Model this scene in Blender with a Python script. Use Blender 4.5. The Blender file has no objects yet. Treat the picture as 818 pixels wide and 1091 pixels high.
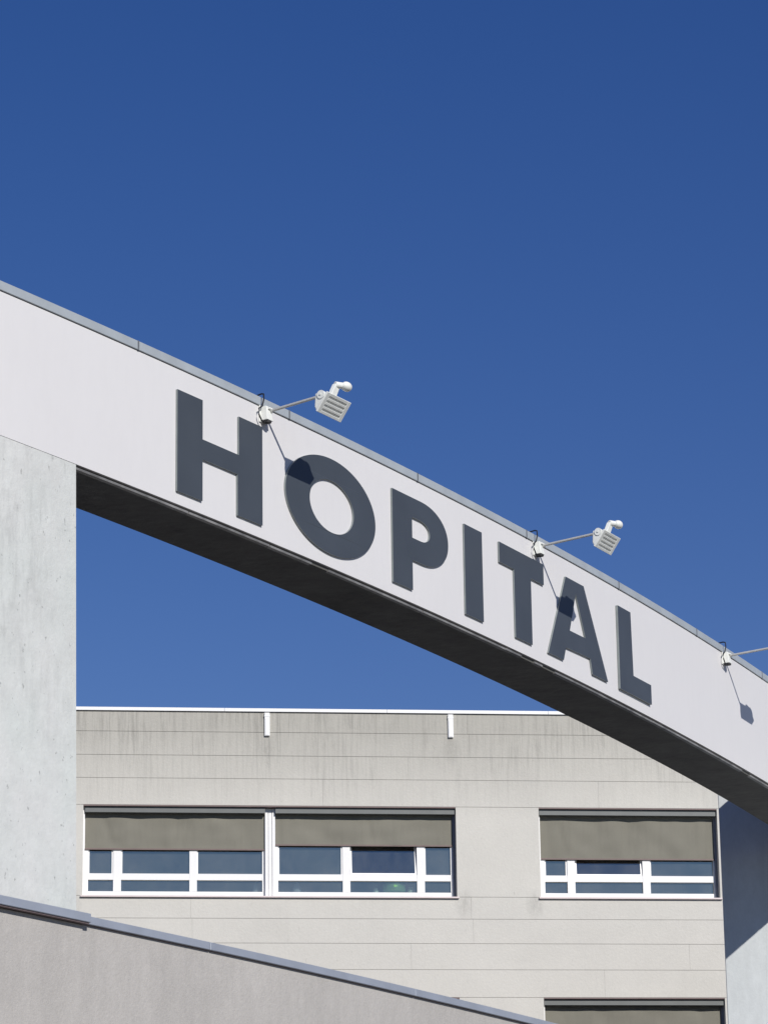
import bpy, bmesh, math, random
from mathutils import Vector, Matrix, noise
from mathutils.geometry import tessellate_polygon
random.seed(7)
C = bpy.context.scene.collection
EYE = 1.6
# ------------------------------------------------------------------ helpers
class MB:
    """collects faces and links them as ONE mesh object"""
    def __init__(self): self.v = []; self.f = []; self.m = []
    def poly(self, pts, mi=0):
        n = len(self.v); self.v += [Vector(p) for p in pts]; self.f.append(tuple(range(n, n+len(pts)))); self.m.append(mi)
    def hexa(self, p, mi=0):   # p: 8 points, 0-3 bottom ring, 4-7 top ring
        n = len(self.v); self.v += [Vector(q) for q in p]
        for f in ((3,2,1,0),(4,5,6,7),(0,1,5,4),(1,2,6,5),(2,3,7,6),(3,0,4,7)):
            self.f.append(tuple(n+i for i in f)); self.m.append(mi)
    def box(self, x0,x1,y0,y1,z0,z1, fn=None, mi=0):
        p = [(x0,y0,z0),(x1,y0,z0),(x1,y1,z0),(x0,y1,z0),(x0,y0,z1),(x1,y0,z1),(x1,y1,z1),(x0,y1,z1)]
        self.hexa([fn(*q) if fn else q for q in p], mi)
    def arc(self, s0,s1,o0,o1,z0,z1, step=.5, mi=0):
        """box bent along the beam's circle; z0, z1 may be functions of s"""
        f0 = z0 if callable(z0) else (lambda s: z0); f1 = z1 if callable(z1) else (lambda s: z1)
        n = max(1, int(math.ceil((s1-s0)/step))); b = len(self.v)
        for i in range(n+1):
            s = s0+(s1-s0)*i/n
            self.v += [arcp(s,o0,f0(s)), arcp(s,o1,f0(s)), arcp(s,o1,f1(s)), arcp(s,o0,f1(s))]
        for i in range(n):
            a = b+4*i; c = a+4
            for k in range(4):
                l = (k+1) % 4
                self.f.append((a+k, a+l, c+l, c+k)); self.m.append(mi)
        self.f.append((b+3,b+2,b+1,b)); self.f.append((b+4*n,b+4*n+1,b+4*n+2,b+4*n+3)); self.m += [mi,mi]
    def tube(self, pts, r, seg=10, mi=0, r1=None):
        pts = [Vector(p) for p in pts]; b = len(self.v); N = len(pts)
        for i,p in enumerate(pts):
            d = (pts[min(i+1,N-1)]-pts[max(i-1,0)]).normalized()
            a = d.cross(Vector((0,0,1)));
            if a.length < .1: a = d.cross(Vector((1,0,0)))
            a.normalize(); c = d.cross(a); rr = r if r1 is None else r+(r1-r)*i/(N-1)
            for k in range(seg):
                t = 2*math.pi*k/seg; self.v.append(p+(a*math.cos(t)+c*math.sin(t))*rr)
        for i in range(N-1):
            for k in range(seg):
                l=(k+1)%seg; q=b+i*seg
                self.f.append((q+k,q+l,q+seg+l,q+seg+k)); self.m.append(mi)
        self.f.append(tuple(b+k for k in range(seg))[::-1]); self.f.append(tuple(b+(N-1)*seg+k for k in range(seg))); self.m+=[mi,mi]
    def lathe(self, prof, at, seg=20, mi=0, ax=(1,1)):
        b=len(self.v)
        for r,z in prof:
            for k in range(seg):
                t=2*math.pi*k/seg; self.v.append(Vector((at[0]+r*ax[0]*math.cos(t),at[1]+r*ax[1]*math.sin(t),at[2]+z)))
        for i in range(len(prof)-1):
            for k in range(seg):
                l=(k+1)%seg; q=b+i*seg
                self.f.append((q+k,q+l,q+seg+l,q+seg+k)); self.m.append(mi)
        self.f.append(tuple(b+k for k in range(seg))[::-1]); n=len(prof)-1
        self.f.append(tuple(b+n*seg+k for k in range(seg))); self.m+=[mi,mi]
    def build(self, name, mats, parent=None, base=(0,0,0), smooth=False, bevel=0, bseg=2):
        me = bpy.data.meshes.new(name); base = Vector(base)
        me.from_pydata([v-base for v in self.v], [], self.f)
        if not isinstance(mats,(list,tuple)): mats=[mats]
        for m in mats: me.materials.append(m)
        me.polygons.foreach_set('material_index', self.m)
        bm = bmesh.new(); bm.from_mesh(me)
        bmesh.ops.remove_doubles(bm, verts=bm.verts, dist=1e-5) if smooth else None
        bmesh.ops.recalc_face_normals(bm, faces=bm.faces)
        if bevel:
            bmesh.ops.remove_doubles(bm, verts=bm.verts, dist=1e-5)
            es=[e for e in bm.edges if len(e.link_faces)==2 and e.calc_face_angle(0)>.5]
            bmesh.ops.bevel(bm, geom=es, offset=bevel, segments=bseg, profile=.5, affect='EDGES', clamp_overlap=True)
        bm.to_mesh(me); bm.free()
        o = bpy.data.objects.new(name, me); C.objects.link(o)
        if smooth:
            me.polygons.foreach_set('use_smooth', [True]*len(me.polygons))
            try: me.set_sharp_from_angle(angle=math.radians(40))
            except Exception: pass
        if parent is not None: o.parent = parent
        else: o.location = base
        return o
def tag(o, label=None, cat=None, group=None, kind=None):
    if label: o['label']=label
    if cat: o['category']=cat; o['kind']='thing'
    if group: o['group']=group
    if kind: o['kind']=kind
    return o
def thing(name, loc, label, cat, group=None, rz=0):
    o = bpy.data.objects.new(name, None); C.objects.link(o); o.location=loc; o.rotation_euler=(0,0,rz)
    o.empty_display_size=.3
    return tag(o,label,cat,group)
# the beam, its pillar and the low wall share one circle in plan
CX, CY, RR = -83.722, 84.269, 97.363
TH0 = math.radians(124.6)
def th(s): return TH0 - s/RR
def arcp(s,o,z):
    t=th(s); return Vector((CX+(RR+o)*math.sin(t), CY+(RR+o)*math.cos(t), z+EYE))
PF=math.radians(6); FB=Vector((0,60,0)); fu=Vector((math.cos(PF),math.sin(PF),0)); fn=Vector((math.sin(PF),-math.cos(PF),0))
def fw(u,off,z): return FB+fu*u+fn*off+Vector((0,0,z+EYE))
# ------------------------------------------------------------------ materials
def newmat(name):
    m = bpy.data.materials.new(name); m.use_nodes=True; nt=m.node_tree
    return m, nt, nt.nodes['Principled BSDF']
def N(nt, t, **kw):
    n = nt.nodes.new(t)
    for k,v in kw.items(): setattr(n,k,v)
    return n
def lk(nt,a,b): nt.links.new(a,b)
def pos(nt, scale=(1,1,1)):
    g = N(nt,'ShaderNodeNewGeometry'); mp = N(nt,'ShaderNodeMapping'); mp.inputs['Scale'].default_value=scale
    lk(nt,g.outputs['Position'],mp.inputs['Vector']); return mp.outputs['Vector']
def noi(nt, vec, scale, detail=4, rough=.55):
    n = N(nt,'ShaderNodeTexNoise'); n.inputs['Scale'].default_value=scale; n.inputs['Detail'].default_value=detail; n.inputs['Roughness'].default_value=rough
    lk(nt,vec,n.inputs['Vector']); return n.outputs['Fac']
def ramp(nt, fac, a, b, ca, cb):
    r = N(nt,'ShaderNodeMapRange'); r.inputs['From Min'].default_value=a; r.inputs['From Max'].default_value=b
    r.inputs['To Min'].default_value=ca; r.inputs['To Max'].default_value=cb; lk(nt,fac,r.inputs['Value']); return r.outputs['Result']
def mul(nt, *fs):
    out=fs[0]
    for f in fs[1:]:
        m=N(nt,'ShaderNodeMath',operation='MULTIPLY')
        lk(nt,out,m.inputs[0])
        if hasattr(f,'links'): lk(nt,f,m.inputs[1])
        else: m.inputs[1].default_value=f
        out=m.outputs[0]
    return out
def tint(nt, col, fac):
    """colour * scalar"""
    v=N(nt,'ShaderNodeVectorMath',operation='SCALE')
    if hasattr(col,'links'): lk(nt,col,v.inputs[0])
    else: v.inputs[0].default_value=col
    lk(nt,fac,v.inputs['Scale']); return v.outputs[0]
def mixc(nt, fac, a, b):
    m=N(nt,'ShaderNodeMix',data_type='RGBA')
    lk(nt,fac,m.inputs['Factor'])
    for s,i in ((a,6),(b,7)):
        if hasattr(s,'links'): lk(nt,s,m.inputs[i])
        else: m.inputs[i].default_value=(*s,1)
    return m.outputs[2]
def bump(nt, p, h, strength, dist=.01):
    b=N(nt,'ShaderNodeBump'); b.inputs['Strength'].default_value=strength; b.inputs['Distance'].default_value=dist
    lk(nt,h,b.inputs['Height']); lk(nt,b.outputs['Normal'],p.inputs['Normal'])
def zpos(nt):
    g=N(nt,'ShaderNodeNewGeometry'); s=N(nt,'ShaderNodeSeparateXYZ'); lk(nt,g.outputs['Position'],s.inputs[0]); return s.outputs['Z']

def plain(name, col, rough=.5, metal=0, var=.06, scale=6, spec=.5):
    m,nt,p=newmat(name)
    f=ramp(nt,noi(nt,pos(nt),scale,5),.3,.7,1-var,1+var)
    lk(nt,tint(nt,col,f),p.inputs['Base Color']); p.inputs['Roughness'].default_value=rough; p.inputs['Metallic'].default_value=metal
    p.inputs['Specular IOR Level'].default_value=spec
    return m
def panel_white():
    m,nt,p=newmat('white_panel')
    a=ramp(nt,noi(nt,pos(nt),.5,4),.3,.7,.985,1.01); b=ramp(nt,noi(nt,pos(nt,(2,2,.6)),5,6,.7),.45,.8,1.0,.975)
    lk(nt,tint(nt,(.675,.663,.664),mul(nt,a,b)),p.inputs['Base Color']); p.inputs['Roughness'].default_value=.5
    p.inputs['Specular IOR Level'].default_value=.25
    bump(nt,p,noi(nt,pos(nt),3,3),.06,.02)
    return m
def concrete_pillar():
    m,nt,p=newmat('painted_concrete')
    big=ramp(nt,noi(nt,pos(nt),.8,6,.6),.3,.72,.95,1.03)
    area=ramp(nt,noi(nt,pos(nt,(1,1,.5)),.9,3,.5),.42,.62,0,1)                 # where the rain runs
    stk=ramp(nt,noi(nt,pos(nt,(4,4,.9)),2.2,8,.78),.46,.76,0,.24)
    st=mul(nt,stk,area); iv=N(nt,'ShaderNodeMath',operation='SUBTRACT'); iv.inputs[0].default_value=1; lk(nt,st,iv.inputs[1])
    pit=ramp(nt,noi(nt,pos(nt,(1,1,.65)),19,3,.6),.665,.72,1,.62)
    pit2=ramp(nt,noi(nt,pos(nt,(1,1,.4)),6,6,.75),.62,.74,1,.80)
    blot=ramp(nt,noi(nt,pos(nt),4.2,8,.75),.35,.7,1.03,.90)
    c=mixc(nt,ramp(nt,noi(nt,pos(nt,(1,1,.6)),1.3,4),.35,.65,0,1),(.585,.612,.590),(.61,.615,.60))
    lk(nt,tint(nt,c,mul(nt,big,iv.outputs[0],pit,pit2,blot)),p.inputs['Base Color']); p.inputs['Roughness'].default_value=.85
    bump(nt,p,noi(nt,pos(nt),12,8,.7),.45,.015)
    return m
def stucco(name, col, amp=.05, coarse=38, bs=.6):
    m,nt,p=newmat(name)
    big=ramp(nt,noi(nt,pos(nt,(1,1,.7)),.8,5,.6),.3,.7,.94,1.05)
    stk=ramp(nt,noi(nt,pos(nt,(3,3,.3)),1.6,6,.6),.4,.75,1.02,.94)
    grn=ramp(nt,noi(nt,pos(nt),coarse,4,.7),.3,.7,1-amp,1+amp)
    med=ramp(nt,noi(nt,pos(nt,(1.4,1.4,.8)),7,7,.78),.3,.7,.93,1.06)
    lk(nt,tint(nt,col,mul(nt,big,stk,grn,med)),p.inputs['Base Color']); p.inputs['Roughness'].default_value=.9
    bump(nt,p,noi(nt,pos(nt),coarse,5,.7),bs,.012)
    return m
def precast():
    m,nt,p=newmat('precast_concrete')
    z=zpos(nt)
    top=ramp(nt,z,12.3+EYE,14.0+EYE,0,1)          # weathering is heaviest under the roof edge
    big=ramp(nt,noi(nt,pos(nt,(.8,.8,1)),.9,7,.65),.3,.7,.955,1.04)
    fine=ramp(nt,noi(nt,pos(nt,(11,11,.55)),1.7,8,.78),.47,.70,0,1)            # thin run-off marks
    area=ramp(nt,noi(nt,pos(nt,(.9,.9,.9)),1.1,5,.6),.32,.62,.1,1)
    st=mul(nt,fine,area,ramp(nt,top,0,1,.035,.42))
    inv=N(nt,'ShaderNodeMath',operation='SUBTRACT'); inv.inputs[0].default_value=1; lk(nt,st,inv.outputs[0] and inv.inputs[1])
    spk=ramp(nt,noi(nt,pos(nt,(1,1,.45)),9,6,.75),.63,.76,1,.78)
    grn=ramp(nt,noi(nt,pos(nt),26,4,.7),.3,.7,.965,1.035)
    c=mixc(nt,ramp(nt,top,0,1,0,.95),(.572,.553,.508),(.405,.390,.350))
    col=tint(nt,c,mul(nt,big,inv.outputs[0],spk,grn))
    # soot below the ends of the window sills
    g=N(nt,'ShaderNodeNewGeometry')
    for q in ((1.36,0,10.74),(2.66,0,10.72),(-5.72,0,10.72),(-2.21,0,13.62),(1.18,0,13.62)):
        w=fw(*q); v=N(nt,'ShaderNodeVectorMath',operation='SUBTRACT'); lk(nt,g.outputs['Position'],v.inputs[0]); v.inputs[1].default_value=w
        v2=N(nt,'ShaderNodeVectorMath',operation='MULTIPLY'); lk(nt,v.outputs[0],v2.inputs[0]); v2.inputs[1].default_value=(1.6,1.6,.9)
        le=N(nt,'ShaderNodeVectorMath',operation='LENGTH'); lk(nt,v2.outputs[0],le.inputs[0])
        a=mul(nt,ramp(nt,le.outputs['Value'],.03,.30,.26,0),ramp(nt,noi(nt,pos(nt,(6,6,2)),3,5,.7),.35,.65,.2,1))
        iv=N(nt,'ShaderNodeMath',operation='SUBTRACT'); iv.inputs[0].default_value=1; lk(nt,a,iv.inputs[1]); col=tint(nt,col,iv.outputs[0])
    lk(nt,col,p.inputs['Base Color']); p.inputs['Roughness'].default_value=.88
    bump(nt,p,noi(nt,pos(nt),22,6,.7),.35,.012)
    return m
def glass():
    m=bpy.data.materials.new('window_glass'); m.use_nodes=True; nt=m.node_tree; nt.nodes.clear()
    o=N(nt,'ShaderNodeOutputMaterial'); g=N(nt,'ShaderNodeBsdfGlossy'); g.inputs['Color'].default_value=(1,.95,.80,1); g.inputs['Roughness'].default_value=.02
    t=N(nt,'ShaderNodeBsdfTransparent'); t.inputs['Color'].default_value=(.66,.70,.68,1)
    mx=N(nt,'ShaderNodeMixShader'); mx.inputs[0].default_value=.36
    lk(nt,t.outputs[0],mx.inputs[1]); lk(nt,g.outputs[0],mx.inputs[2])
    d=N(nt,'ShaderNodeBsdfDiffuse'); d.inputs['Color'].default_value=(.62,.62,.58,1)      # pale dusty film, added to grey the sky reflection in the pane
    mx2=N(nt,'ShaderNodeMixShader'); lk(nt,ramp(nt,noi(nt,pos(nt,(1.5,1.5,.8)),1.6,6,.65),.3,.75,.035,.105),mx2.inputs[0])
    lk(nt,mx.outputs[0],mx2.inputs[1]); lk(nt,d.outputs[0],mx2.inputs[2]); lk(nt,mx2.outputs[0],o.inputs['Surface'])
    b=N(nt,'ShaderNodeBump'); b.inputs['Strength'].default_value=.25; b.inputs['Distance'].default_value=.02
    lk(nt,noi(nt,pos(nt),1.1,2),b.inputs['Height']); lk(nt,b.outputs['Normal'],g.inputs['Normal'])
    return m
def fabric():
    m,nt,p=newmat('blind_fabric')
    f=ramp(nt,noi(nt,pos(nt,(1,1,.5)),1.4,4),.3,.7,.93,1.06); g=ramp(nt,noi(nt,pos(nt),60,3),.3,.7,.96,1.04)
    st=ramp(nt,noi(nt,pos(nt,(6,6,.6)),1.5,5,.6),.5,.8,1,.9)
    lk(nt,tint(nt,(.185,.176,.143),mul(nt,f,g,st)),p.inputs['Base Color']); p.inputs['Roughness'].default_value=.8
    return m
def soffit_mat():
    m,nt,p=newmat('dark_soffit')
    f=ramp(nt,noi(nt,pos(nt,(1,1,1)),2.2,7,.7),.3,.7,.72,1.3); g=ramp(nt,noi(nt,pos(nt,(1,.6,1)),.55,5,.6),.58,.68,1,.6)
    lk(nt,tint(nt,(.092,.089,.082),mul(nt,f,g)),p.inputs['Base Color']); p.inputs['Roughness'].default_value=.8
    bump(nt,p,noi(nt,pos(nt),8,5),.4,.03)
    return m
M=dict(
 panel=panel_white(), pillar=concrete_pillar(), render=stucco('grey_render',(.43,.410,.388),.045,34,.45), precast=precast(),
 tower=stucco('white_render',(.60,.625,.625),.02,30,.2), glass=glass(), fabric=fabric(), soffit=soffit_mat(),
 coping=plain('coping_metal',(.42,.455,.475),.42,.15,.08,3), lowcoping=plain('coated_coping',(.33,.36,.42),.4,.2,.08,3),
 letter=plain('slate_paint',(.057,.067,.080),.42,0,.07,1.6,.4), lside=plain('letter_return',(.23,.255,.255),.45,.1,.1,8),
 trim=plain('trim_metal',(.20,.195,.19),.5,.1,.5,4), dark=plain('dark_gap',(.02,.02,.022),.7),
 frame=plain('white_frame',(.80,.79,.78),.35,0,.015,3), rail=plain('shaded_rail',(.20,.20,.23),.5,.1,.05,4),
 box=plain('shaded_box_metal',(.125,.132,.13),.5,.1,.06,4), bar=plain('brown_bar',(.15,.105,.095),.5,0,.1,6),
 lip=plain('lintel_lip',(.17,.12,.115),.6,0,.1,6), sill=plain('sill_metal',(.62,.53,.52),.4,.1,.04,3),
 lamp=plain('white_enamel',(.76,.77,.73),.4,0,.05,9), armm=plain('galvanised_tube',(.50,.50,.48),.4,.2,.1,12),
 cable=plain('black_cable',(.015,.015,.017),.5), lens=plain('lamp_glass',(.12,.13,.14),.08,0,.02), 
 inner=plain('room_paint',(.50,.49,.46),.8), roof=plain('roof_felt',(.10,.10,.10),.9,0,.2,2),
 green=plain('green_cloth',(.17,.40,.17),.7,0,.1,14), pale=plain('pale_ceramic',(.6,.75,.62),.4,0,.1,8), clear=plain('pale_plastic',(.40,.45,.48),.25,0,.1,10),
 asphalt=stucco('asphalt',(.115,.11,.105),.15,20), white=plain('white_coping',(.80,.80,.80),.4,0,.02,4),
 joint=plain('joint_sealant',(.13,.14,.155),.6,0,.2,9),
 drip=plain('metal_edge_brown',(.20,.15,.15),.5,.1,.1,5),
)
# ------------------------------------------------------------------ ground
g=MB(); g.poly([(-3000,-3000,0),(3000,-3000,0),(3000,3000,0),(-3000,3000,0)]); tag(g.build('ground',M['asphalt']),kind='structure')

# ------------------------------------------------------------------ camera
f=3550.; phi=math.atan(1075/3550.); rho=.0146
F=Vector((0,math.cos(phi),math.sin(phi))); U0=Vector((0,-math.sin(phi),math.cos(phi))); R0=Vector((1,0,0))
U=U0*math.cos(rho)+R0*math.sin(rho); R=R0*math.cos(rho)-U0*math.sin(rho)
cam=bpy.data.cameras.new('Camera'); co=bpy.data.objects.new('Camera',cam); C.objects.link(co)
mat=Matrix((R,U,-F)).transposed().to_4x4(); mat.translation=Vector((0,0,EYE)); co.matrix_world=mat
cam.sensor_fit='VERTICAL'; cam.sensor_height=24; cam.lens=24*f/1091; cam.clip_end=6000; cam.clip_start=.1
bpy.context.scene.camera=co

# ------------------------------------------------------------------ tower on the right (plane turned -10 degrees)
PS=math.radians(-10); TB=Vector((0,50,0)); tu=Vector((math.cos(PS),math.sin(PS),0)); tn=Vector((math.sin(PS),-math.cos(PS),0))
def tw(u,off,z): return TB+tu*u+tn*off+Vector((0,0,z+EYE))
r=R*(766.6-409)+U*(545.5-900)+F*f
t_=((TB)@tn)/(r@tn); TU=((r*t_)-TB)@tu
tb=tw(TU+5,-3,-EYE)
tower=thing('stair_tower',tb,'tall white rendered tower at the right edge, crossed by the diagonal shadow of the beam','building')
m=MB(); m.box(TU,TU+11,-7,0,-EYE,10.95,tw); m.build('wall',M['tower'],tower,tb,bevel=.01,bseg=1)
m=MB(); m.box(TU-.04,TU+11.04,-7.04,.04,10.955,11.02,tw); m.build('roof_coping',M['coping'],tower,tb)
# where the beam runs into the tower
s_end=10.
while (arcp(s_end,0,0)-TB)@tn>0 and s_end<60: s_end+=.05
s_end+=.25

# ------------------------------------------------------------------ curved beam with the lettering
def sz(px,py,o=0.):
    r=R*(px-409)+U*(545.5-py)+F*f; a=r.x*r.x+r.y*r.y; b=-2*(r.x*CX+r.y*CY); c=CX*CX+CY*CY-(RR+o)**2
    t=(-b-math.sqrt(b*b-4*a*c))/(2*a); P=r*t; return (TH0-math.atan2(P.x-CX,P.y-CY))*RR, P.z
PE=sz(81.6,497)[0]        # right-hand edge of the concrete pillar
SA=-10.
def zb(s): return 9.60-.045*min(1,max(0,s/15))
bb=arcp(6,-.4,9.5)
beam=thing('sign_beam',bb,'long curved white beam sweeping down across the sky with raised dark HOPITAL lettering','sign')
m=MB(); m.arc(SA,s_end,-.03,0,zb,10.997); m.build('fascia',M['panel'],beam,bb)
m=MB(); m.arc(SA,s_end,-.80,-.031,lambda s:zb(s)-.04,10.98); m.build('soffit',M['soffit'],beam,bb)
# folded metal edge: dark recess, then a thin metal lip
m=MB()
s=PE
breaks=[sz(342,603)[0],sz(563,702)[0],sz(585,712)[0],sz(795,822)[0]]     # where the lip has come away
while s<s_end:
    hit=[q for q in breaks if abs(s-q)<.16]
    if hit: s+=.32; continue
    e=min([s+random.uniform(1.3,2.8),s_end]+[q-.15 for q in breaks if q-.15>s+.01]) if 1 else min(s+random.uniform(1.3,2.8),s_end); o=random.uniform(-.002,.003); dz=random.uniform(-.004,.003)
    m.arc(s,e-.012,-.06,-.010+o,lambda q,d=dz:zb(q)-.046+d,lambda q,d=dz:zb(q)-.024+d); s=e
m.build('drip_edge',M['trim'],beam,bb)
joints=[2.131+2.613*k for k in range(-4,12)]; js=[SA]+[j for j in joints if SA+.3<j<s_end-.3]+[s_end]
for a,b in zip(js[:-1],js[1:]):
    m=MB(); m.arc(a+.010,b-.010,-.85,.016,11.004,11.096); m.build('coping_section',M['coping'],beam,bb,bevel=.004,bseg=1)
    if b<s_end-.1:
        m=MB(); m.arc(b-.011,b+.011,-.853,.0175,11.002,11.0985); m.build('coping_joint',M['joint'],beam,bb)
m=MB(); m.arc(SA,s_end,-.82,-.004,10.9975,11.085); m.build('coping_shadow_gap',M['dark'],beam,bb)  # shade of the gap under the coping, painted as a near-black strip
# letters as outlines in (metres along the beam, metres up), extruded off the fascia
def ell(cx,cz,rx,rz,a0=0,a1=360,n=72,p=2.0):
    out=[]
    for i in range(n+(0 if a1-a0>=360 else 1)):
        t=math.radians(a0+(a1-a0)*i/n); c,s_=math.cos(t),math.sin(t)
        out.append((cx+rx*math.copysign(abs(c)**(2/p),c),cz+rz*math.copysign(abs(s_)**(2/p),s_)))
    return out
def reseat(s,z,o):
    # the outlines were surveyed 4 cm proud of the fascia; bring them back to the letter's real depth
    P=arcp(s,.04,z)-Vector((0,0,EYE)); a=P.x**2+P.y**2; b=-2*(P.x*CX+P.y*CY); c=CX*CX+CY*CY-(RR+o)**2
    k=(-b-math.sqrt(b*b-4*a*c))/(2*a); return (TH0-math.atan2(P.x*k-CX,P.y*k-CY))*RR, P.z*k
T_,B_=10.762,9.707
L={'H':[[(2.737,B_),(3.158,B_),(3.158,10.14),(3.762,10.14),(3.762,B_),(4.203,B_),(4.203,T_),(3.785,T_),(3.785,10.350),(3.158,10.350),(3.158,T_),(2.737,T_)]],
 'O':[ell(5.506,10.236,.880,.527,n=96),ell(5.512,10.235,.432,.286,n=72)],
 'P':[[(6.748,B_),(7.168,B_),(7.168,10.05),(7.34,10.05)]+ell(7.36,10.4075,.614,.3575,-90,90,40,2.15)+[(6.748,T_+.003)],
      [(7.17,10.304),(7.34,10.304)]+ell(7.34,10.4225,.222,.1185,-90,90,24,2.2)+[(7.17,10.541)]],
 'I':[[(8.357,B_),(8.782,B_),(8.778,T_),(8.357,T_)]],
 'T':[[(9.572,B_),(9.998,B_),(9.998,10.508),(10.339,10.508),(10.339,T_),(9.203,T_),(9.203,10.518),(9.565,10.518)]],
 'A':[[(10.416,B_),(10.829,B_),(10.902,9.878),(11.590,9.892),(11.641,B_),(12.09,B_),(11.455,T_),(10.948,T_)],[(11.222,10.615),(11.466,10.115),(11.022,10.112)]],
 'L':[[(12.462,B_),(13.446,B_),(13.446,9.957),(12.886,9.957),(12.858,T_),(12.462,T_)]]}
for ch,loops in L.items():
    tri=tessellate_polygon([[Vector((x,z,0)) for x,z in lp] for lp in loops]); flat=[q for lp in loops for q in lp]
    m=MB(); oF,oB=(.024 if ch!='L' else .034),.003
    fp=[reseat(x,z,oF) for x,z in flat]
    n=len(flat); m.v=[arcp(x,oF,z) for x,z in fp]+[arcp(x,oB,z) for x,z in fp]
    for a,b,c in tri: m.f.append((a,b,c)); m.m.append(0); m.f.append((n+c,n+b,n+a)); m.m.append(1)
    k=0
    for lp in loops:
        q=len(lp)
        for i in range(q): m.f.append((k+i,k+(i+1)%q,n+k+(i+1)%q,n+k+i)); m.m.append(1)
        k+=q
    o=m.build('letter',[M['letter'],M['lside']],beam,bb); o['label']='dark slate raised letter '+ch

# ------------------------------------------------------------------ concrete pillar carrying the beam's left end
pb=arcp(-4,-.4,-EYE)
pil=MB(); pil.arc(SA,PE,-.83,-.004,-EYE,lambda s:zb(s)-.002,.5)
for k_,o_ in ((-4,-.83),(-3,-.004)): pil.v[k_]=arcp(PE+.235,o_,-EYE)      # its right side leans out slightly towards the ground
pil=pil.build('concrete_pillar',M['pillar'],None,pb)
tag(pil,'broad weathered pale concrete pillar with dark streaks, carrying the left end of the beam','pillar')

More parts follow.
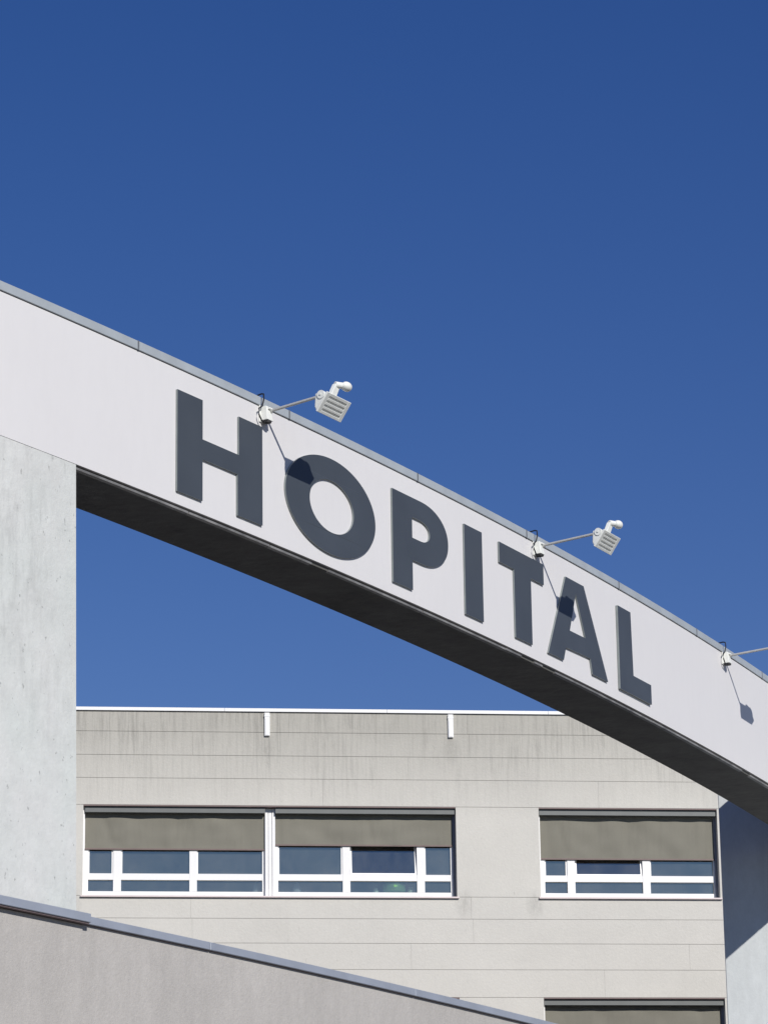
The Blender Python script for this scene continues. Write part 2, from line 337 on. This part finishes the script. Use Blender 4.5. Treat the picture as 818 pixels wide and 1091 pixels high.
# ------------------------------------------------------------------ floodlights on the beam
def make_flood(ext=.06):
    t=thing('floodlight',(0,0,0),'x','floodlight','floodlights along the top of the beam')
    # local axes: x along the beam, -y outwards from the fascia, z up; origin on the fascia
    m=MB()                                                 # wall bracket, tapering to its foot
    m.hexa([(-.055,-.10,-.085),(.055,-.10,-.085),(.055,0,-.085),(-.055,0,-.085),(-.042,-.075,.07),(.042,-.075,.07),(.042,0,.07),(-.042,0,.07)])
    m.box(-.068,.068,-.012,0.0,-.10,.085)
    m.tube([(-.02,-.09,.045),(.05,-.09,.045)],.014,8)
    b=m.build('wall_bracket',M['lamp'],t,bevel=.008)
    m=MB(); m.tube([(0,-.058,-.086),(0,-.058,-.105)],.045,12); m.build('cable_gland',M['dark'],b)
    m=MB(); m.tube([(-.03,.06,.20),(-.045,-.02,.205),(-.065,-.06,.19),(-.07,-.065,.13),(-.075,-.05,.06),(-.13,-.045,.02),(-.135,-.05,-.05),(-.10,-.055,-.10),(-.03,-.058,-.115),(.0,-.058,-.10)],.0085,8)
    m.build('cable',M['cable'],t,smooth=True)
    m=MB(); m.tube([(.035,-.07,.03),(.045,-.60-ext,.075)],.016,12); 
    m.tube([(.035,-.06,.03),(.036,-.10,.034)],.028,12)
    m.build('arm',M['armm'],t,smooth=True)
    x0,x1=.03,.47; O=-.72-ext; Z=.10                           # outer top edge of the head
    pro=[(0,0),(.155,.012),(.165,-.13),(.135,-.185)]        # (towards the fascia, up)
    m=MB(); a=[(x0,O+p,Z+q) for p,q in pro]; b_=[(x1,O+p,Z+q) for p,q in pro]
    # body set back behind the louvred plate
    nx,nz=-.185,-.135; l=math.hypot(nx,nz); nx/=l; nz/=l     # outward normal of the louvred side (y,z)
    d=.006
    def on(u,w,k): return (x0+(x1-x0)*u, O+.135*w+nx*k, Z-.185*w+nz*k)
    m.hexa([ (x0,O-nx*d,Z-nz*d),(x1,O-nx*d,Z-nz*d),(x1,O+.135-nx*d,Z-.185-nz*d),(x0,O+.135-nx*d,Z-.185-nz*d),
             a[1],b_[1],b_[2],a[2]])
    body=m.build('housing',M['lamp'],t,bevel=.010)
    m=MB()
    def bar(u0,u1,w0,w1,k0=-.02,k1=.004):
        m.hexa([on(u0,w0,k0),on(u1,w0,k0),on(u1,w1,k0),on(u0,w1,k0),on(u0,w0,k1),on(u1,w0,k1),on(u1,w1,k1),on(u0,w1,k1)])
    bar(0,.13,0,1); bar(.87,1,0,1); 
    ws=[0,.14,.24,.35,.45,.56,.66,.77,.87,1.0]
    for i in range(0,10,2): bar(.131,.869,ws[i],ws[i+1] if i<9 else 1)
    m.build('louvre_plate',M['lamp'],body,bevel=.003,bseg=1)
    m=MB()                                                   # swivel ear on the near cheek
    m.tube([(x0-.008,O+.085,Z-.012),(x0+.03,O+.085,Z-.012)],.045,20); m.tube([(x0-.016,O+.085,Z-.012),(x0-.006,O+.085,Z-.012)],.011,8)
    m.build('swivel',M['lamp'],t,smooth=True)
    m=MB(); m.hexa([(x0+.03,O+.158,Z-.003),(x1-.03,O+.158,Z-.003),(x1-.03,O+.168,Z-.12),(x0+.03,O+.168,Z-.12),
                    (x0+.03,O+.168,Z-.003),(x1-.03,O+.168,Z-.003),(x1-.03,O+.176,Z-.12),(x0+.03,O+.176,Z-.12)]); m.build('glass',M['lens'],t)
    m=MB()                                                   # stalk and round sensor above the head
    m.hexa([(x0+.07,O+.01,Z-.02),(x0+.17,O+.01,Z-.02),(x0+.17,O+.06,Z-.02),(x0+.07,O+.06,Z-.02),
            (x0+.13,O-.02,Z+.125),(x0+.215,O-.02,Z+.125),(x0+.215,O+.03,Z+.125),(x0+.13,O+.03,Z+.125)])
    m.tube([(x0+.145,O+.005,Z+.118),(x0+.27,O-.035,Z+.128)],.034,16)
    st=m.build('stalk',M['lamp'],t,bevel=.006)
    m=MB(); prof=[(.004,-.052)]+[(.052*math.sin(math.radians(a)),-.052*math.cos(math.radians(a))) for a in range(15,180,15)]+[(.004,.052)]
    m.lathe(prof,(x0+.275,O-.05,Z+.122),20,ax=(1.35,1)); m.build('sensor',M['lamp'],st,smooth=True)
    return t
def copy_tree(o,parent=None):
    c=o.copy(); C.objects.link(c)
    if parent: c.parent=parent
    for ch in [q for q in bpy.data.objects if q.parent==o]: copy_tree(ch,c)
    return c
lab=['white louvred floodlight on an arm above the letter H, nearest of the three lamps','white louvred floodlight on an arm above the letter T, middle one of the three',
     'floodlight arm and bracket right of the letter L, its head beyond the right edge']
l2=make_flood(.17)
lamps=[make_flood(.065),l2,copy_tree(l2)]      # the two farther lamps sit on slightly longer arms
for o,(s,z),l in zip(lamps,((4.262,10.925),(10.215,10.935),(16.225,10.935)),lab):
    o.location=arcp(s,.002,z); t=th(s); o.rotation_euler=(0,0,math.atan2(math.sin(t),-math.cos(t))); o['label']=l

# ------------------------------------------------------------------ low curved wall in the foreground, one metre outside the beam
LO=1.0
lbp=arcp(2,LO-.1,-EYE)
low=thing('curved_wall',lbp,'low grey rendered curved wall with metal coping in the lower left corner','wall')
def lsz(px,py): return sz(px,py,LO+.03)[0]
E1=lsz(92.5,978); LS=SA-2; LE=30.
m=MB(); m.arc(E1-.02,LE,LO-.35,LO,-EYE,4.965); m.build('wall',M['render'],low,lbp)
m=MB(); m.arc(LS,E1-.03,LO-.35,LO+.012,-EYE,4.96); m.build('wall_end',M['render'],low,lbp)
jj=[E1+.015]+[lsz(224,1009),lsz(442,1061)]; st=jj[2]-jj[1]; jj+= [jj[2]+st*k for k in range(1,9)]
for i,(a,b) in enumerate(zip(jj[:-1],jj[1:])):
    m=MB(); m.arc(a+.004,b-.004,LO-.40,LO+.035,4.972,5.043); c_=m.build('coping_section',M['lowcoping'],low,lbp,bevel=.004,bseg=1)
m=MB(); m.arc(E1,LE,LO-.36,LO+.006,4.964,4.971); m.build('drip_edge',M['drip'],low,lbp)
m=MB(); m.arc(LS,E1,LO-.45,LO+.085,4.976,5.054); oc=m.build('raised_coping',M['lowcoping'],low,lbp,bevel=.005,bseg=1)
m=MB(); m.arc(LS,E1-.12,LO-.44,LO+.074,5.055,5.082); m.build('coping_lip',M['drip'],oc,(0,0,0))
m=MB(); m.arc(LS,E1-.01,LO-.40,LO+.07,4.965,4.977); m.build('drip_edge',M['drip'],low,lbp)

# ------------------------------------------------------------------ hospital block behind
hb=fw(0,-4,-EYE)
hosp=thing('hospital_building',hb,'beige precast concrete block behind the beam with ribbon windows and white roof edge','building')
UL,UR=-24.,15.
WIN=[(-5.557,1.24,10.86,12.53),(2.775,6.10,10.86,12.53),(-5.557,1.24,7.36,9.03),(2.775,6.10,7.36,9.03)]
ZL=[-EYE,2.0,2.5,3.0,3.5,3.86,5.53,5.95,6.4,6.87,7.36,9.03,9.532,10.007,10.455,10.86,12.53,13.03,13.46,13.90,14.28]
wl=MB()
for z0,z1 in zip(ZL[:-1],ZL[1:]):
    ws=[w for w in WIN if w[2]<z1-.01 and w[3]>z0+.01]; us=[UL]+[q for w in ws for q in w[:2]]+[UR]
    off_=(5.09,.02,3.98,2.4,1.1)[(len(ZL)-1-ZL.index(z1))%5] if z1-z0<1 else 99
    for a,b in zip(us[::2],us[1::2]):
        g0,g1=.0038,.0038
        cuts=[a]+[q for q in (sorted(UL+off_+5.1*k for k in range(9))) if a+.4<q<b-.4]+[b]
        for c0,c1 in zip(cuts[:-1],cuts[1:]):
            wl.box(c0+(.0012 if c0!=a else 0),c1-(.0012 if c1!=b else 0),-.010,0,z0+g0,z1-g1,fw)
        wl.box(a,b,-.32,-.0101,z0,z1,fw)
wl.build('wall',M['precast'],hosp,hb)
m=MB(); D=-9.
m.box(UL,UR,D,-.321,13.6,13.75,fw); m.build('roof',M['roof'],hosp,hb)
m=MB()
for z in (13.25,9.75,6.25): m.box(UL,UR,D,-.322,z,z+.34 if z<13 else 13.599,fw)
m.build('floor_slab',M['inner'],hosp,hb)
m=MB(); m.box(UL,UR,D-.3,D-.001,-EYE,14.28,fw); m.box(UL,UL+.3,D,-.321,-EYE,14.28,fw); m.box(UR-.3,UR,D,-.321,-EYE,14.28,fw); m.build('rear_wall',M['precast'],hosp,hb)
m=MB(); m.box(UL,UR,-5.5,-5.3,-EYE,13.24,fw); m.box(2.0,2.12,-5.3,-.322,-EYE,13.24,fw); m.build('partition',M['inner'],hosp,hb)
m=MB()
uu=UL
while uu<UR:
    m.box(uu+.003,min(uu+3.0,UR)-.003,-.36,.035,14.285,14.345,fw); uu+=3.0
m.build('roof_coping',M['white'],hosp,hb)
for u in (-2.262,1.130):
    m=MB(); m.box(u,u+.092,0.001,.042,13.83,14.262,fw); m.box(u-.006,u+.098,.001,.046,14.19,14.215,fw); m.box(u+.014,u+.078,.0425,.050,13.84,14.15,fw)
    m.build('overflow_pipe',M['white'],hosp,hb)

def blind_mesh(u0,u1,z0,z1,seed,off=-.18):
    m=MB(); nu,nz=60,16; b=len(m.v); w=u1-u0
    for j in range(nz+1):
        for i in range(nu+1):
            u=u0+w*i/nu; z=z0+(z1-z0)*j/nz; a=(i/nu); c=(j/nz)
            d=.006*math.sin(a*9+seed)+.004*math.sin(a*23+seed*2+c*3)
            # slack creases that fan down from the roller
            for k,(cu,sl) in enumerate(((.10,.45),(.52,-.25),(.57,-.30),(.88,.2))):
                q=(a-cu-sl*.12*(1-c)*(1 if seed%2 else -1))*w
                d-=.022*math.exp(-(q/.05)**2)*math.sin(math.pi*min(1,max(0,c)))*(.6+.4*math.sin(seed+k))
            d+=.004*noise.noise(Vector((u*3,z*4,seed)))*4
            d*=min(1,8*a,8*(1-a))
            m.v.append(fw(u,off+d,z))
    for j in range(nz):
        for i in range(nu):
            q=b+j*(nu+1)+i; m.f.append((q,q+1,q+nu+2,q+nu+1)); m.m.append(0)
    return m
def make_window(u0,u1,z0,bays,label):
    """bays: (left, right, blind bottom, post list, index of the tilted light)"""
    dz=z0-10.86; W_=lambda u,o,z: fw(u,o,z+dz)
    fr=MB(); lip=MB(); sash=[]
    fr.box(u0+.001,u1-.001,-.31,-.20,10.861,10.975,W_); fr.box(u0+.001,u1-.001,-.31,-.20,12.40,12.529,W_)
    for bi,(l,r_,bz,posts,op) in enumerate(bays):
        for i,(a,b) in enumerate(posts):
            fr.box(a,b,-.30,-.195,10.9751,12.3999,W_)
        for i in range(len(posts)-1):
            a=posts[i][1]; b=posts[i+1][0]
            fr.box(a+.0005,b-.0005,-.295,-.200,11.187,11.303,W_)
            # slim casement rim inside each light
            if i!=op:
                fr.box(a+.0005,a+.022,-.285,-.215,11.3035,12.399,W_)
                fr.box(b-.03,b-.0005,-.285,-.215,11.3035,12.399,W_) if i==0 else None
    if len(bays)>1:
        a=bays[0][1]; b=bays[1][0]
        for x0,x1,o in ((a,a+.05,-.125),(a+.0505,a+.062,-.15),(a+.0625,a+.118,-.13),(a+.1185,a+.130,-.15),(a+.1305,b,-.125)):
            fr.box(x0,x1,-.30,o,10.88,12.50,W_)
    win=fr.build('window',M['frame'],hosp,hb); win['label']=label
    m=MB(); m.box(u0-.035,u1+.03,-.20,.05,10.828,10.858,W_); m.build('sill',M['sill'],win,(0,0,0)+Vector()) if 0 else None
    def sub(mb,name,mt,**k): return mb.build(name,mt,win,hb,**k)
    m=MB(); m.box(u0-.035,u1+.03,-.19,.045,10.832,10.8595,W_); sub(m,'sill',M['sill'])
    m=MB(); m.box(u0+.0005,u1-.0005,-.25,-.004,12.508,12.5295,W_); sub(m,'lintel_lip',M['lip'])
    m=MB(); m.box(u1-.044,u1-.001,-.194,-.15,10.861,12.507,W_); sub(m,'guide_rail',M['rail'])  # right rail coloured darker, standing in for the shade of its jamb
    m=MB(); m.box(u0+.001,u0+.030,-.194,-.10,10.861,12.507,W_); sub(m,'guide_rail',M['frame'])  # sunlit twin of the right rail, left in frame white
    for bi,(l,r_,bz,posts,op) in enumerate(bays):
        m=MB(); m.box(l+.004,r_-.004,-.19,-.050,12.402,12.506,W_); sub(m,'blind_box',M['box'])  # shade under the lintel is put into the box's darkened colour
        fm=blind_mesh(l+.012,r_-.012-(.035 if r_>u1-.2 else 0),bz+dz,12.41+dz,bi+int(z0)%5+1)
        bl=sub(fm,'blind',M['fabric'],smooth=True)
        m=MB(); m.box(l+.008,r_-.008-(.035 if r_>u1-.2 else 0),-.192,-.168,bz-.022,bz+.006,W_); sub(m,'blind_bar',M['bar'])
        for i in range(len(posts)-1):
            a=posts[i][1]; b=posts[i+1][0]
            m=MB()
            m.poly([W_(a,-.25,10.975),W_(b,-.25,10.975),W_(b,-.25,11.187),W_(a,-.25,11.187)])
            if i!=op:
                m.poly([W_(a,-.25,11.303),W_(b,-.25,11.303),W_(b,-.25,12.40),W_(a,-.25,12.40)]); sub(m,'pane',M['glass'])
            else:
                sub(m,'pane',M['glass'])
                def TW(u,o,z):   # tilted inwards about its lower edge
                    an=math.radians(7.5); h=z-11.305; oo=o+.235
                    return W_(u,-.235+oo*math.cos(an)-h*math.sin(an),11.305+h*math.cos(an)+oo*math.sin(an))
                m=MB(); a2=a+.006; b2=b-.006
                m.box(a2,b2,-.26,-.215,11.307,11.332,TW); m.box(a2,b2,-.26,-.215,12.30,12.34,TW)
                m.box(a2,a2+.03,-.26,-.215,11.3321,12.2999,TW); m.box(b2-.03,b2,-.26,-.215,11.3321,12.2999,TW)
                m.poly([TW(a2+.03,-.24,11.332),TW(b2-.03,-.24,11.332),TW(b2-.03,-.24,12.30),TW(a2+.03,-.24,12.30)],1)
                sub(m,'tilted_sash',[M['frame'],M['glass']])
    return win
b1=[(-5.527,-2.250,11.755,[(-5.526,-5.455),(-5.003,-4.860),(-3.624,-3.488),(-2.300,-2.251)],None),
    (-2.069,1.235,11.845,[(-2.068,-2.010),(-.832,-.695),(.531,.672),(1.150,1.195)],1)]
b2=[(2.785,6.095,11.615,[(2.806,2.89),(3.308,3.450),(4.707,4.847),(6.03,6.055)],1)]
make_window(-5.557,1.24,10.86,b1,'double window of two shaded bays left of the bare pier, one light tilted open')
make_window(2.775,6.10,10.86,b2,'single shaded window right of the bare pier with one light tilted open')
make_window(-5.557,1.24,7.36,[b1[0][:2]+(8.2-7.36+10.86,)+b1[0][3:],b1[1][:2]+(8.2-7.36+10.86,)+b1[1][3:4]+(None,)],'lower window, only its top right corner showing above the low wall')
make_window(2.775,6.10,7.36,[b2[0][:2]+(8.1-7.36+10.86,)+b2[0][3:4]+(None,)],'lower window with lowered blind cut by the bottom edge')
m=MB(); m.box(-5.557,1.24,-.62,-.33,10.93,10.985,fw); m.build('window_board',M['frame'],hosp,hb)
# things standing on the inner window board
def stand(name,label,cat,u,off,prof,mt,ax=(1,1),group=None):
    p=fw(u,off,10.9855); m=MB(); m.lathe(prof,p,20,ax=ax); o=m.build(name,mt,None,p,smooth=True); return tag(o,label,cat,group)
stand('basket','rounded green basket behind the glass below the tilted light of the double window','basket',.14,-.46,
      [(.15,0),(.20,.04),(.215,.12),(.205,.19),(.175,.235),(.13,.25),(.12,.235),(.01,.23)],M['green'])
stand('jar','small pale jar left of the green basket behind the window glass','jar',-.20,-.46,[(.03,0),(.05,.02),(.052,.07),(.035,.10),(.035,.115),(.005,.117)],M['pale'])
stand('jar','small pale jar right of the green basket behind the window glass','jar',.44,-.46,[(.035,0),(.06,.02),(.065,.08),(.045,.11),(.04,.13),(.005,.132)],M['pale'])
stand('bottle','pale plastic bottle standing inside the double window, just right of its centre mullion','bottle',-1.655,-.46,[(.05,0),(.075,.01),(.08,.10),(.06,.15),(.03,.185),(.03,.215),(.005,.217)],M['clear'])
stand('bottle','pale plastic bottle standing inside the double window, just left of its centre mullion','bottle',-2.40,-.46,[(.05,0),(.06,.01),(.062,.10),(.045,.16),(.022,.19),(.022,.23),(.005,.232)],M['clear'])

# ------------------------------------------------------------------ light
AZ,EL=27.,32.     # sun to the right behind the camera
a,e=math.radians(AZ),math.radians(EL)
Ldir=Vector((-math.sin(a)*math.cos(e),math.cos(a)*math.cos(e),-math.sin(e)))
sd=bpy.data.lights.new('sun','SUN'); sd.energy=4.3; sd.angle=math.radians(.53); sd.color=(1,.965,.91)
so=bpy.data.objects.new('sun',sd); C.objects.link(so); so.rotation_euler=Ldir.to_track_quat('-Z','Y').to_euler(); so.location=(20,-20,40)
w=bpy.data.worlds.new('World'); bpy.context.scene.world=w; w.use_nodes=True; nt=w.node_tree
sky=nt.nodes.new('ShaderNodeTexSky'); sky.sky_type='NISHITA'; sky.sun_disc=False; sky.sun_elevation=e
sky.sun_rotation=math.radians(180-AZ)
sky.air_density=1.0; sky.dust_density=0.0; sky.ozone_density=6.0; sky.altitude=800
bg=nt.nodes['Background']; bg.inputs['Strength'].default_value=.10
hs=nt.nodes.new('ShaderNodeHueSaturation'); hs.inputs['Saturation'].default_value=1.25; hs.inputs['Hue'].default_value=.508
nt.links.new(sky.outputs[0],hs.inputs['Color']); vm=nt.nodes.new('ShaderNodeVectorMath'); vm.operation='MULTIPLY'; vm.inputs[1].default_value=(1.75,.80,.745)
nt.links.new(hs.outputs[0],vm.inputs[0]); # slight per-channel tone of the clear deep-blue sky
sp=nt.nodes.new('ShaderNodeSeparateColor'); cb=nt.nodes.new('ShaderNodeCombineColor'); nt.links.new(vm.outputs[0],sp.inputs[0])
for i_,(k_,e_) in enumerate(((.955,.83),(.962,1.06),(1.10,.90))):
    pw=nt.nodes.new('ShaderNodeMath'); pw.operation='POWER'; pw.inputs[1].default_value=e_; nt.links.new(sp.outputs[i_],pw.inputs[0])
    mu=nt.nodes.new('ShaderNodeMath'); mu.operation='MULTIPLY'; mu.inputs[1].default_value=k_; nt.links.new(pw.outputs[0],mu.inputs[0]); nt.links.new(mu.outputs[0],cb.inputs[i_])
nt.links.new(cb.outputs[0],bg.inputs['Color'])
sc=bpy.context.scene
sc.view_settings.view_transform='Standard'; sc.view_settings.look='None'; sc.view_settings.exposure=0.0; sc.view_settings.gamma=1
sc.view_settings.use_curve_mapping=False
sc.render.engine='CYCLES'
